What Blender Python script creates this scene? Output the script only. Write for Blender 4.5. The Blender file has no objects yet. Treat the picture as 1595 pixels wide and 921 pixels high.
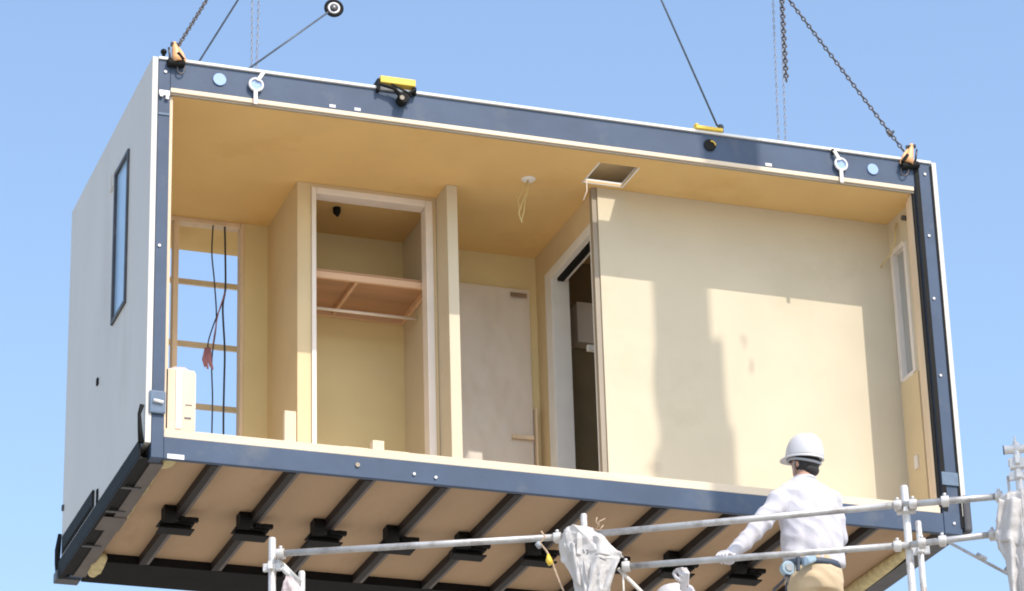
import bpy, bmesh, math, random
from mathutils import Vector, Matrix, noise, Euler
random.seed(7)
scene = bpy.context.scene
COL = scene.collection
R = math.radians

# ------------------------------------------------------------------ camera
cam_d = bpy.data.cameras.new('camera'); cam = bpy.data.objects.new('camera', cam_d); COL.objects.link(cam)
CM = Matrix(((0.9431358, 0.31369558, -0.10995427), (-0.33132309, 0.8604412, -0.38712524), (-0.02683029, 0.40154207, 0.91544749)))
CP = Vector((-4.3076, -18.7967, -7.3357)); F = 4961.6548
rot = Matrix((CM.col[0], CM.col[2], -CM.col[1])).transposed()
cam.matrix_world = Matrix.Translation(CP) @ rot.to_4x4()
cam_d.sensor_fit = 'HORIZONTAL'; cam_d.sensor_width = 36; cam_d.lens = F * 36 / 1595
cam_d.clip_start = 0.1; cam_d.clip_end = 5000
scene.camera = cam

def ray(u, v):
    return CM @ Vector(((u - 797.5) / F, 1, -(v - 460.5) / F))
def at(u, v, y):
    d = ray(u, v); return CP + d * ((y - CP.y) / d.y)
def atx(u, v, x):
    d = ray(u, v); return CP + d * ((x - CP.x) / d.x)
def atz(u, v, z):
    d = ray(u, v); return CP + d * ((z - CP.z) / d.z)

# ------------------------------------------------------------------ light
SUN = Vector((-0.36, 1.0, -1.24)).normalized()      # travel direction
w = bpy.data.worlds.new('World'); scene.world = w; w.use_nodes = True
nt = w.node_tree; nt.nodes.clear()
sky = nt.nodes.new('ShaderNodeTexSky'); sky.sky_type = 'NISHITA'; sky.sun_disc = False
to = -SUN
sky.sun_elevation = math.asin(to.z); sky.sun_rotation = math.atan2(to.x, to.y)
sky.air_density = 1.2; sky.dust_density = 1.6; sky.ozone_density = 1.8; sky.altitude = 0
bg = nt.nodes.new('ShaderNodeBackground'); bg.inputs[1].default_value = 0.15
ow = nt.nodes.new('ShaderNodeOutputWorld')
nt.links.new(sky.outputs[0], bg.inputs[0]); nt.links.new(bg.outputs[0], ow.inputs[0])
sl = bpy.data.lights.new('sun', 'SUN'); sl.energy = 2.15; sl.angle = R(0.45); sl.color = (1, 0.92, 0.82)
so = bpy.data.objects.new('sun', sl); COL.objects.link(so)
so.rotation_euler = SUN.to_track_quat('-Z', 'Y').to_euler(); so.location = (3, -20, 30)
vs = scene.view_settings
vs.view_transform = 'Standard'; vs.look = 'None'; vs.gamma = 1; vs.exposure = 0.82; vs.use_curve_mapping = False
scene.cycles.filter_width = 1.9; scene.cycles.max_bounces = 10; scene.cycles.diffuse_bounces = 7

# ------------------------------------------------------------------ materials
MATS = {}
def mat(name, col, rough=0.6, var=0.06, scale=6.0, bump=0.0, bscale=60, metal=0.0, stretch=(1, 1, 1), spec=0.5, trans=0.0, stain=None, stain_s=1.5, stain_t=(0.55, 0.7)):
    m = bpy.data.materials.new(name); m.use_nodes = True; t = m.node_tree; n = t.nodes; l = t.links
    b = n['Principled BSDF']; b.inputs['Roughness'].default_value = rough; b.inputs['Metallic'].default_value = metal
    b.inputs['Specular IOR Level'].default_value = spec
    if trans: b.inputs['Transmission Weight'].default_value = trans
    tc = n.new('ShaderNodeTexCoord'); mp = n.new('ShaderNodeMapping'); mp.inputs['Scale'].default_value = stretch
    l.new(tc.outputs['Object'], mp.inputs['Vector'])
    nz = n.new('ShaderNodeTexNoise'); nz.inputs['Scale'].default_value = scale; nz.inputs['Detail'].default_value = 6
    l.new(mp.outputs[0], nz.inputs['Vector'])
    cr = n.new('ShaderNodeValToRGB'); cr.color_ramp.elements[0].position = 0.3; cr.color_ramp.elements[1].position = 0.7
    c = Vector(col)
    cr.color_ramp.elements[0].color = (*[max(0, x * (1 - var)) for x in c], 1)
    cr.color_ramp.elements[1].color = (*[min(1, x * (1 + var)) for x in c], 1)
    l.new(nz.outputs['Fac'], cr.inputs[0]); out = cr.outputs[0]
    if stain:
        n2 = n.new('ShaderNodeTexNoise'); n2.inputs['Scale'].default_value = stain_s; n2.inputs['Detail'].default_value = 8
        n2.inputs['Roughness'].default_value = 0.65
        l.new(mp.outputs[0], n2.inputs['Vector'])
        r2 = n.new('ShaderNodeValToRGB'); r2.color_ramp.elements[0].position = stain_t[0]; r2.color_ramp.elements[1].position = stain_t[1]
        l.new(n2.outputs['Fac'], r2.inputs[0])
        mx = n.new('ShaderNodeMixRGB'); mx.inputs[2].default_value = (*stain, 1)
        l.new(r2.outputs[0], mx.inputs[0]); l.new(out, mx.inputs[1]); out = mx.outputs[0]
    l.new(out, b.inputs['Base Color'])
    if bump:
        n3 = n.new('ShaderNodeTexNoise'); n3.inputs['Scale'].default_value = bscale; n3.inputs['Detail'].default_value = 4
        l.new(mp.outputs[0], n3.inputs['Vector'])
        bp = n.new('ShaderNodeBump'); bp.inputs['Strength'].default_value = bump; bp.inputs['Distance'].default_value = 0.01
        l.new(n3.outputs['Fac'], bp.inputs['Height']); l.new(bp.outputs[0], b.inputs['Normal'])
    MATS[name] = m; return m
STEEL = mat('slate_paint', (0.054, 0.084, 0.142), 0.55, 0.14, 3, 0.12, 14, stain=(0.095, 0.118, 0.155), stain_s=2.2, spec=.35)
STEELD = mat('dark_steel', (0.06, 0.062, 0.07), 0.5, 0.2, 8, stain=(0.12, 0.11, 0.10), stain_s=4)
BLACK = mat('black_rubber', (0.009, 0.009, 0.009), 0.7, 0.2, 8, 0.2, 30, spec=.2)
BLACKB = mat('black_board', (0.007, 0.006, 0.006), 0.8, 0.2, 5, spec=.2)
JOIST = mat('joist_paint', (0.018, 0.013, 0.012), 0.6, 0.2, 6, spec=.3)
FLANGE = mat('flange_grey', (0.12, 0.10, 0.09), 0.6, 0.15, 6)
CLAD = mat('grey_cladding', (0.61, 0.585, 0.545), 0.55, 0.03, 2, 0.05, 90, stain=(0.56, 0.53, 0.49), stain_s=1.2, stretch=(1, 1, .35))
WHITE = mat('white_trim', (0.78, 0.78, 0.76), 0.5, 0.04)
BOARD = mat('cream_board', (0.615, 0.545, 0.41), 0.85, 0.035, 2.2, 0.04, 120, stain=(0.57, 0.505, 0.365), stain_s=1.3, spec=.15)
BOARDO = mat('olive_board', (0.68, 0.575, 0.33), 0.85, 0.04, 2.5, 0.04, 120, spec=.15)
SHELFR = mat('orange_wood', (0.66, 0.45, 0.30), 0.65, 0.10, 8, 0.1, 60, stretch=(.12, 1, 1), spec=.2)
BOARDY = mat('yellow_board', (0.68, 0.55, 0.345), 0.85, 0.04, 2.5, 0.04, 120, spec=.15)
CEIL = mat('ceiling_board', (0.71, 0.50, 0.225), 0.85, 0.05, 1.6, 0.04, 120, stain=(0.64, 0.43, 0.18), stain_s=1.1, spec=.15)
PINE = mat('pale_pine', (0.72, 0.58, 0.42), 0.7, 0.12, 8, 0.1, 60, stretch=(1, 1, .15), spec=.2)
PINEX = mat('pale_pine_long', (0.74, 0.62, 0.47), 0.7, 0.10, 8, 0.1, 60, stretch=(.12, 1, 1), spec=.2)
FRAMEW = mat('primed_frame', (0.78, 0.72, 0.66), 0.5, 0.04)
PLY = mat('underside_board', (0.46, 0.315, 0.195), 0.75, 0.10, 2, 0.06, 50, stain=(0.38, 0.24, 0.14), stain_s=1.7, stretch=(1, .4, 1), spec=.2)
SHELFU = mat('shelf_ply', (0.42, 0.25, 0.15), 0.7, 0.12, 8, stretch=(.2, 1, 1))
INSUL = mat('insulation', (0.62, 0.52, 0.28), 0.95, 0.2, 20, 0.8, 60)
GALV = mat('galvanised_tube', (0.50, 0.50, 0.50), 0.42, 0.14, 9, 0.08, 80, metal=0.35, stain=(0.27, 0.25, 0.24), stain_s=7, stain_t=(.5, .7))
GALVW = mat('pale_galvanised', (0.66, 0.65, 0.64), 0.45, 0.12, 12, 0.1, 80, metal=0.2, stain=(0.38, 0.32, 0.27), stain_s=11, stain_t=(.52, .7))
CHAINM = mat('chain_steel', (0.10, 0.09, 0.09), 0.4, 0.25, 20, metal=0.6)
CHAINP = mat('pale_chain', (0.27, 0.28, 0.33), 0.4, 0.2, 20, metal=0.3)
WIREM = mat('wire_rope', (0.10, 0.12, 0.15), 0.5, 0.2, 30, metal=0.4)
ORANGE = mat('orange_paint', (0.80, 0.43, 0.20), 0.45, 0.12, 20, stain=(0.25, 0.12, 0.06), stain_s=20, stain_t=(.6, .7))
YELLOW = mat('yellow_paint', (0.80, 0.55, 0.06), 0.45, 0.08, 10, stain=(0.45, 0.30, 0.06), stain_s=12, stain_t=(.62, .75))
BLUECAP = mat('pale_blue_cap', (0.29, 0.43, 0.70), 0.4, 0.04)
STRAPW = mat('white_strap', (0.72, 0.72, 0.74), 0.7, 0.06)
BLUEF = mat('blue_film', (0.13, 0.18, 0.25), 0.2, 0.1, 20, 0.2, 30)
GLASS = mat('window_glass', (0.34, 0.50, 0.68), 0.25, 0.1, 2, spec=.8)  # blue base colour stands in for the reflected sky
GLASSP = mat('curtained_glass', (0.38, 0.39, 0.38), 0.15, 0.1, 9, stretch=(1, 6, .4))
FILM = mat('door_sheet', (0.66, 0.60, 0.53), 0.42, 0.04, 3, 0.6, 5, stain=(0.60, 0.53, 0.45), stain_s=2.4, stretch=(1, 1, .5))
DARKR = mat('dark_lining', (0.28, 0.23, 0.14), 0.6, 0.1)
TAPE = mat('brown_tape', (0.22, 0.15, 0.10), 0.6)
CLOTH = mat('white_sheet', (0.72, 0.70, 0.69), 0.5, 0.05, 6, 0.7, 22, stain=(0.52, 0.49, 0.47), stain_s=6, stain_t=(.55, .75))
CLOTHP = mat('pinkish_sheet', (0.72, 0.60, 0.60), 0.8, 0.05, 6, 0.25, 30)
SHIRT = mat('white_cotton', (0.60, 0.585, 0.63), 0.85, 0.03, 8, 0.2, 90, spec=.2)
KHAKI = mat('khaki_cotton', (0.56, 0.44, 0.29), 0.85, 0.07, 8, 0.25, 90, spec=.2)
HELM = mat('white_helmet', (0.66, 0.65, 0.66), 0.28, 0.02)
SKIN = mat('skin', (0.46, 0.27, 0.19), 0.55, 0.06, 20)
HAIR = mat('black_hair', (0.018, 0.016, 0.016), 0.6, 0.4, 60, 0.6, 120, stretch=(3, 3, .5))
GLOVE = mat('white_glove', (0.60, 0.58, 0.60), 0.85, 0.06, 30, 0.3, 200)
BELT = mat('navy_belt', (0.05, 0.07, 0.10), 0.6)
BELTB = mat('pale_blue_reel', (0.34, 0.46, 0.55), 0.4)
GREY = mat('grey_plastic', (0.35, 0.37, 0.40), 0.5)
CABLE = mat('dark_cable', (0.035, 0.035, 0.05), 0.5)
CABLEY = mat('yellow_cable', (0.60, 0.48, 0.22), 0.5)
RED = mat('red_tie', (0.42, 0.20, 0.25), 0.5)
ROPE = mat('tan_rope', (0.52, 0.38, 0.26), 0.9, 0.2, 60, 0.5, 150)
EDGE = mat('grey_brown_trim', (0.32, 0.27, 0.205), 0.6)
INK = mat('grey_ink', (0.16, 0.16, 0.17), 0.8)
GROUND = mat('site_ground', (0.42, 0.37, 0.295), 0.9, 0.12, .3, 0.4, 3, stain=(0.36, 0.32, 0.26), stain_s=.08)
DECK = mat('deck_metal', (0.45, 0.45, 0.44), 0.5, 0.1, 6, metal=.3)
CRANEM = mat('crane_paint', (0.60, 0.62, 0.60), 0.5, 0.05)

def translucent(m, fac):
    t = m.node_tree; n = t.nodes; out = [q for q in n if q.type == 'OUTPUT_MATERIAL'][0]; b = n['Principled BSDF']
    tr = n.new('ShaderNodeBsdfTranslucent'); tr.inputs[0].default_value = (.8, .77, .74, 1); mx = n.new('ShaderNodeMixShader'); mx.inputs[0].default_value = fac
    t.links.new(b.outputs[0], mx.inputs[1]); t.links.new(tr.outputs[0], mx.inputs[2]); t.links.new(mx.outputs[0], out.inputs['Surface'])
translucent(CLOTH, .3); translucent(CLOTHP, .3)
# ------------------------------------------------------------------ helpers
class MB:
    def __init__(s): s.bm = bmesh.new()
    def box(s, x0, x1, y0, y1, z0, z1):
        if x1 < x0: x0, x1 = x1, x0
        if y1 < y0: y0, y1 = y1, y0
        if z1 < z0: z0, z1 = z1, z0
        v = [s.bm.verts.new(p) for p in ((x0, y0, z0), (x1, y0, z0), (x1, y1, z0), (x0, y1, z0), (x0, y0, z1), (x1, y0, z1), (x1, y1, z1), (x0, y1, z1))]
        for f in ((0, 3, 2, 1), (4, 5, 6, 7), (0, 1, 5, 4), (1, 2, 6, 5), (2, 3, 7, 6), (3, 0, 4, 7)): s.bm.faces.new([v[i] for i in f])
        return s
    def obox(s, c, ax, ay, az):          # oriented box, half vectors
        c, ax, ay, az = map(Vector, (c, ax, ay, az))
        v = [s.bm.verts.new(c + ax * i + ay * j + az * k) for i, j, k in ((-1, -1, -1), (1, -1, -1), (1, 1, -1), (-1, 1, -1), (-1, -1, 1), (1, -1, 1), (1, 1, 1), (-1, 1, 1))]
        for f in ((0, 3, 2, 1), (4, 5, 6, 7), (0, 1, 5, 4), (1, 2, 6, 5), (2, 3, 7, 6), (3, 0, 4, 7)): s.bm.faces.new([v[i] for i in f])
        return s
    def tube(s, pts, r, n=10, cap=True, closed=False, squash=None):
        pts = [Vector(p) for p in pts]; rs = r if isinstance(r, (list, tuple)) else [r] * len(pts)
        rings = []; prev = None; N = len(pts)
        for i, p in enumerate(pts):
            a = pts[(i - 1) % N] if (closed or i > 0) else p; b = pts[(i + 1) % N] if (closed or i < N - 1) else p
            t = (b - a).normalized()
            if prev is None:
                u = t.orthogonal().normalized() if squash is None else Vector(squash).cross(t).normalized()
            else: u = (prev - t * prev.dot(t)).normalized()
            prev = u; w_ = t.cross(u)
            rings.append([s.bm.verts.new(p + (u * math.cos(2 * math.pi * k / n) + w_ * math.sin(2 * math.pi * k / n)) * rs[i]) for k in range(n)])
        M = N if closed else N - 1
        for i in range(M):
            A, B = rings[i], rings[(i + 1) % N]
            for k in range(n):
                f = s.bm.faces.new((A[k], A[(k + 1) % n], B[(k + 1) % n], B[k])); f.smooth = True
        if cap and not closed:
            s.bm.faces.new(rings[0][::-1]); s.bm.faces.new(rings[-1])
        return s
    def loft(s, rings, cap=True):
        R_ = [[s.bm.verts.new(p) for p in r] for r in rings]; n = len(R_[0])
        for A, B in zip(R_, R_[1:]):
            for k in range(n):
                f = s.bm.faces.new((A[k], A[(k + 1) % n], B[(k + 1) % n], B[k])); f.smooth = True
        if cap: s.bm.faces.new(R_[0][::-1]); s.bm.faces.new(R_[-1])
        return s
    def ball(s, c, rx, ry=None, rz=None, rotm=None, seg=20):
        ry = ry or rx; rz = rz or rx
        r_ = bmesh.ops.create_uvsphere(s.bm, u_segments=seg, v_segments=seg // 2 + 2, radius=1)
        m = Matrix.Translation(Vector(c)) @ ((rotm or Matrix.Identity(3)).to_4x4()) @ Matrix.Diagonal((rx, ry, rz, 1))
        bmesh.ops.transform(s.bm, matrix=m, verts=r_['verts'])
        for v in r_['verts']:
            for f in v.link_faces: f.smooth = True
        return s
    def capsule(s, a, b, ra, rb, n=14):
        a, b = Vector(a), Vector(b); d = (b - a); L = d.length; t = d / L
        pts = []; rs = []
        for k in (0, .15, .4, .7): ang = k * math.pi / 2; pts.append(a - t * ra * math.cos(ang)); rs.append(max(ra * math.sin(ang), ra * .05))
        pts.append(a); rs.append(ra); pts.append(b); rs.append(rb)
        for k in (.7, .4, .15, 0): ang = k * math.pi / 2; pts.append(b + t * rb * math.cos(ang)); rs.append(max(rb * math.sin(ang), rb * .05))
        return s.tube(pts, rs, n)
    def build(s, name, m, parent=None, bevel=0.0, noise_=0.0, label=None):
        bmesh.ops.recalc_face_normals(s.bm, faces=s.bm.faces)
        me = bpy.data.meshes.new(name); s.bm.to_mesh(me); s.bm.free()
        o = bpy.data.objects.new(name, me); COL.objects.link(o); me.materials.append(m)
        if parent: o.parent = parent
        if bevel:
            b = o.modifiers.new('bevel', 'BEVEL'); b.width = bevel; b.segments = 2; b.limit_method = 'ANGLE'; b.angle_limit = R(40)
        if label: o['label'] = label
        return o
def remesh(o, voxel, smooth=3, disp=None):
    md = o.modifiers.new('r', 'REMESH'); md.mode = 'VOXEL'; md.voxel_size = voxel; md.use_smooth_shade = True
    if smooth:
        sm = o.modifiers.new('s', 'SMOOTH'); sm.iterations = smooth; sm.factor = .5
    dg = bpy.context.evaluated_depsgraph_get(); dg.update()
    me = bpy.data.meshes.new_from_object(o.evaluated_get(dg)); o.modifiers.clear()
    old = o.data; o.data = me; me.name = o.name
    if disp:
        ns = [v.normal.copy() for v in me.vertices]
        for v, nn in zip(me.vertices, ns): v.co += nn * disp(v.co)
    for p in me.polygons: p.use_smooth = True
    if not me.materials: me.materials.append(old.materials[0])
    return o
def tag(o, label, cat, group=None):
    o['label'] = label; o['category'] = cat
    if group: o['group'] = group
    return o
def empty(name, loc, label, cat, group=None):
    o = bpy.data.objects.new(name, None); COL.objects.link(o); o.empty_display_size = .1
    EM.append((o, Vector(loc))); return tag(o, label, cat, group)
EM = []          # things whose origin is moved to their base at the end
def bx(name, m, parent, *b, bevel=0.0, label=None):
    return MB().box(*b).build(name, m, parent, bevel, label=label)

# ------------------------------------------------------------------ ground
g = MB(); g.box(-3000, 3000, -3000, 3000, -9.2, -8.94); go = g.build('ground', GROUND); go['kind'] = 'structure'

# ------------------------------------------------------------------ the module
L, D, H = 5.897, 2.58, 2.9
mod = empty('modular_room_unit', (L / 2, D / 2, 0), 'open sided prefabricated room unit with slate steel frame and cream boarded interior hanging from chains', 'house module')
def P(name, m, *b, bevel=0.0, label=None, parent=None): return bx(name, m, parent or mod, *b, bevel=bevel, label=label)
CZ = 2.640       # ceiling
# frame
posts = {}
for k, (x0, x1, y0, y1) in enumerate(((.042, .125, 0, .1), (5.715, 5.853, 0, .1), (.042, .14, 2.44, 2.56), (5.715, 5.853, 2.44, 2.56))):
    c = P('corner_post', STEEL, x0, x1, y0, y1, 0.002, 2.888, bevel=.003); posts[k] = c
P('post_shadow_band', BLACK, 5.690, 5.713, 0.012, .09, .2, 2.64)  # black strip painted in as the shadow band inside the right post
P('post_black_strip', BLACK, 5.7155, 5.752, -.006, -.001, .17, 2.87)  # plain black band along the post's inner edge
P('post_black_strip', BLACK, 5.843, 5.861, -.006, -.001, .05, 2.87)
def beam_c(name, x0, x1, y0, y1, z0, z1, m=STEEL, t=.012):   # channel with its web to the front
    b = MB(); b.box(x0, x1, y0, y0 + t, z0, z1); b.box(x0, x1, y0 + t, y1, z1 - t, z1); b.box(x0, x1, y0 + t, y1, z0, z0 + t)
    return b.build(name, m, mod, .002)
tb = beam_c('top_beam', .1275, 5.7125, .004, .16, 2.688, 2.886)
bb = beam_c('bottom_beam', .1275, 5.7125, .004, .045, .004, .150)
P('top_beam', STEEL, .1425, 5.7125, 2.45, 2.55, 2.70, 2.88)
P('roof_flashing', WHITE, .042, 5.856, -.012, .10, 2.890, 2.910, bevel=.003)
P('ceiling_trim', PINEX, .1275, 5.70, -.006, .028, 2.650, 2.684, bevel=.004)
P('wall_edge', PINE, .1275, .152, .03, .10, .2135, 2.634)
P('trim_shadow_line', EDGE, .1275, 5.70, .006, .028, 2.636, 2.6485)  # grey-brown strip painted as the thin shadow under the ceiling trim
# roof and ceiling with the hatch
def slab_hole(x0, x1, y0, y1, z0, z1, h):
    b = MB(); hx0, hx1, hy0, hy1 = h
    b.box(x0, hx0, y0, y1, z0, z1); b.box(hx1, x1, y0, y1, z0, z1); b.box(hx0, hx1, y0, hy0, z0, z1); b.box(hx0, hx1, hy1, y1, z0, z1); return b
HX0, HX1, HY0, HY1 = 3.31, 3.60, .18, .505
slab_hole(.127, 5.78, .03, 2.05, CZ, 2.654, (HX0, HX1, HY0, HY1)).build('ceiling', CEIL, mod)
P('balcony_soffit', CEIL, .127, 5.78, 2.052, 2.56, 2.69, 2.70)
slab_hole(.045, 5.85, .102, 2.57, 2.888, 2.898, (HX0 - .12, HX1 + .15, HY0 - .35 + .25, HY1 + .02)).build('roof', WHITE, mod)
hf = MB()
hf.box(HX0 - .014, HX0 - .001, HY0, HY1, CZ - .004, 2.668); hf.box(HX1 + .001, HX1 + .014, HY0, HY1, CZ - .004, 2.668)
hf.box(HX0 - .014, HX1 + .014, HY1 + .001, HY1 + .014, CZ - .004, 2.668)
hf.build('hatch_frame', WHITE, mod)
P('duct', GREY, HX0 - .25, HX0 + .02, .20, .48, 2.70, 2.86)
# left wall: cladding with window
def wall_x(name, m, x0, x1, y0, y1, z0, z1, h=None, bevel=0):
    b = MB()
    if h:
        a, c, d, e = h
        b.box(x0, x1, y0, a, z0, z1); b.box(x0, x1, c, y1, z0, z1); b.box(x0, x1, a, c, z0, d); b.box(x0, x1, a, c, e, z1)
    else: b.box(x0, x1, y0, y1, z0, z1)
    return b.build(name, m, mod, bevel)
WY0, WY1, WZ0, WZ1 = .66, 1.05, 1.366, 2.50
wall_x('outer_wall', CLAD, 0, .038, -.004, 2.58, .10, 2.905, (WY0, WY1, WZ0, WZ1))
wall_x('inner_wall', BOARD, .105, .126, .102, 2.44, .2, 2.688, (WY0, WY1, WZ0, WZ1))
P('insulation_layer', INSUL, .048, .100, .11, .64, .2, 2.68)
win = MB()
for a in ((-.016, .05, WY0 - .015, WY0 + .014, WZ0 - .015, WZ1 + .015), (-.016, .05, WY1 - .014, WY1 + .015, WZ0 - .015, WZ1 + .015), (-.016, .05, WY0 + .015, WY1 - .015, WZ0 - .015, WZ0 + .014), (-.016, .05, WY0 + .015, WY1 - .015, WZ1 - .014, WZ1 + .015)): win.box(*a)
wo = win.build('window', STEELD, mod, .003); bx('pane', GLASS, wo, .004, .012, WY0 + .012, WY1 - .012, WZ0 + .014, WZ1 - .014)
for dy in (0, .09):
    P('wall_clip', CLAD, -.016, -.001, 1.08 + dy, 1.11 + dy, 2.43, 2.56)
p = atx(153, 595, 0); P('wall_socket', BLACK, -.012, -.001, p.y - .018, p.y + .018, p.z - .025, p.z + .025)
P('wall_knob', STEELD, -.014, -.001, 2.53, 2.56, .52, .56)
# right wall
RY0, RY1, RZ0, RZ1 = .385, .60, 1.366, 2.41
wall_x('outer_wall', CLAD, 5.862, 5.897, -.004, 2.58, .14, 2.905, (RY0 - .075, RY1 - .075, RZ0, RZ1))
IN0 = set(bpy.data.objects)
CZ0, CZ = CZ, 2.672      # interior drawn to a 2.672 ceiling, then settled under the real one
wall_x('inner_wall', BOARD, 5.78, 5.81, .30, 1.95, .2, CZ, (RY0, RY1, RZ0, RZ1))
P('sill_board', BOARDY, 5.768, 5.779, .33, .60, .22, 1.350)
P('wall_stud', PINE, 5.715, 5.79, .105, .17, .2, CZ - .002, bevel=.003)
P('wall_stud', PINE, 5.74, 5.79, .19, .245, .2, CZ - .002, bevel=.003)
P('wall_stud', PINE, 5.765, 5.80, .25, .298, .2, CZ - .002, bevel=.003)
rw = MB(); 
for a in ((5.770, 5.86, RY0 - .02, RY0 + .02, RZ0, RZ1), (5.770, 5.86, RY1 - .02, RY1 + .02, RZ0, RZ1), (5.770, 5.86, RY0 + .021, RY1 - .021, RZ0 - .02, RZ0 + .02), (5.770, 5.86, RY0 + .021, RY1 - .021, RZ1 - .02, RZ1 + .02)): rw.box(*a)
rwo = rw.build('window', FRAMEW, mod, .003); bx('pane', GLASSP, rwo, 5.815, 5.82, RY0 + .02, RY1 - .02, RZ0 + .02, RZ1 - .02)
# back wall: openings at the left
OX0, OX1 = .35, 1.175
b = MB(); b.box(.127, OX0, 1.95, 2.05, .2, CZ); b.box(OX1, 5.78, 1.95, 2.05, .2, CZ); b.build('back_wall', BOARDO, mod)
bw = MB(); bw.box(OX0 + .001, OX1 - .03, 1.955, 2.045, CZ - .035, CZ - .001); bw.box(OX1 - .028, OX1 - .001, 1.948, 2.045, .2, CZ - .001)
bw.box(.645, .682, 1.95, 2.03, .2, CZ - .036)
fr = bw.build('opening_frame', PINE, mod, .003)
for z in (2.405, 1.90, 1.41):
    P('batten', PINEX, .16, 5.7, 2.49, 2.515, z - .021, z + .021, bevel=.003)
# floor
P('floor', PINEX, .1275, 5.70, .012, 2.44, .153, .212, bevel=.004)
# closet
P('partition_wall', BOARDY, 1.352, 1.452, 1.15, 1.949, .213, CZ - .001)
cf = MB(); cf.box(1.454, 1.488, 1.135, 1.25, .213, 2.640); cf.box(2.312, 2.366, 1.135, 1.25, .213, 2.640); cf.box(1.490, 2.310, 1.135, 1.25, 2.59, 2.640)
cf.build('closet_frame', FRAMEW, mod, .004)
P('closet_header', BOARDY, 1.454, 2.393, 1.15, 1.23, 2.643, CZ - .001)
P('closet_front_board', BOARDY, 2.368, 2.393, 1.15, 1.25, .213, 2.641)
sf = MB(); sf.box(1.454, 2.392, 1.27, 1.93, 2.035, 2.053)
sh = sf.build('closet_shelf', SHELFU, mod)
for a in ((1.455, 2.391, 1.268, 1.295, 1.985, 2.034), (1.455, 2.391, 1.915, 1.945, 1.985, 2.034), (1.455, 1.48, 1.30, 1.91, 1.985, 2.034), (2.366, 2.391, 1.30, 1.91, 1.985, 2.034), (1.83, 1.855, 1.30, 1.91, 1.995, 2.034)):
    bx('shelf_rail', SHELFR, sh, *a, bevel=.002)
MB().tube([(1.456, 1.62, 1.90), (2.39, 1.62, 1.90)], .012, 12).build('hanging_rod', FRAMEW, mod)
bw2 = MB(); bw2.tube([(1.75, 1.5, CZ - .001), (1.75, 1.5, CZ - .04), (1.755, 1.5, CZ - .07)], [.03, .028, .008], 12); bw2.build('ceiling_grommet', BLACK, mod)
P('wall_end', BOARD, 2.396, 2.476, .90, 1.949, .213, CZ - .001, bevel=.004)
# hall door under its sheet
dr = P('door', FRAMEW, 2.58, 3.385, 1.925, 1.948, .215, 2.385)
sm_ = MB(); nx, nz = 26, 60; grid = []
for j in range(nz + 1):
    row = []
    for i in range(nx + 1):
        x = 2.60 + (3.37 - 2.60) * i / nx; z = .3 + (2.37 - .3) * j / nz
        wv = noise.noise(Vector((x * 5, z * 2.2, 1.3))) * .012 + noise.noise(Vector((x * 14, z * 9, 4))) * .006
        row.append(sm_.bm.verts.new((x, 1.905 + wv, z)))
    grid.append(row)
for j in range(nz):
    for i in range(nx):
        f = sm_.bm.faces.new((grid[j][i], grid[j][i + 1], grid[j + 1][i + 1], grid[j + 1][i])); f.smooth = True
so_ = sm_.build('protective_sheet', FILM, dr)
bx('tape', TAPE, dr, 3.22, 3.35, 1.88, 1.884, 2.30, 2.335)
bx('tape', PINE, dr, 3.20, 3.37, 1.87, 1.884, 1.14, 1.17)
P('door_stop', PINE, 3.388, 3.40, 1.87, 1.948, .215, 1.4)
# partition with sliding door opening
PX0, PX1 = 3.452, 3.570; DY0, DY1, DZ = .76, 1.60, 2.36
b = MB(); b.box(PX0, PX1, .704, DY0, .213, CZ - .001); b.box(PX0, PX1, DY1, 1.949, .213, CZ - .001); b.box(PX0, PX1, DY0, DY1, DZ, CZ - .001)
b.build('partition_wall', BOARDY, mod)
c = MB(); c.box(PX0 - .014, PX0 - .001, DY0 - .05, DY0 + .012, .215, DZ + .07); c.box(PX0 - .014, PX1 + .01, DY1 - .016, DY1 - .001, .215, DZ - .001)
c.box(PX0 - .014, PX0 - .001, DY1, DY1 + .125, .215, DZ + .07); c.box(PX0 - .014, PX0 - .001, DY0 + .013, DY1 - .001, DZ - .012, DZ + .07)
c.box(PX0 + .001, PX0 + .03, DY0 + .001, DY1 - .017, DZ - .014, DZ - .001); c.box(PX1 - .03, PX1, DY0 + .001, DY1 - .017, DZ - .014, DZ - .001)
c.build('door_casing', WHITE, mod, .003)
P('sliding_track', BLACK, PX0 + .036, PX1 - .034, DY0 + .001, DY1 - .017, DZ - .03, DZ - .001)
P('corner_trim', EDGE, 3.420, 3.458, .655, .702, .213, CZ - .001)
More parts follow.
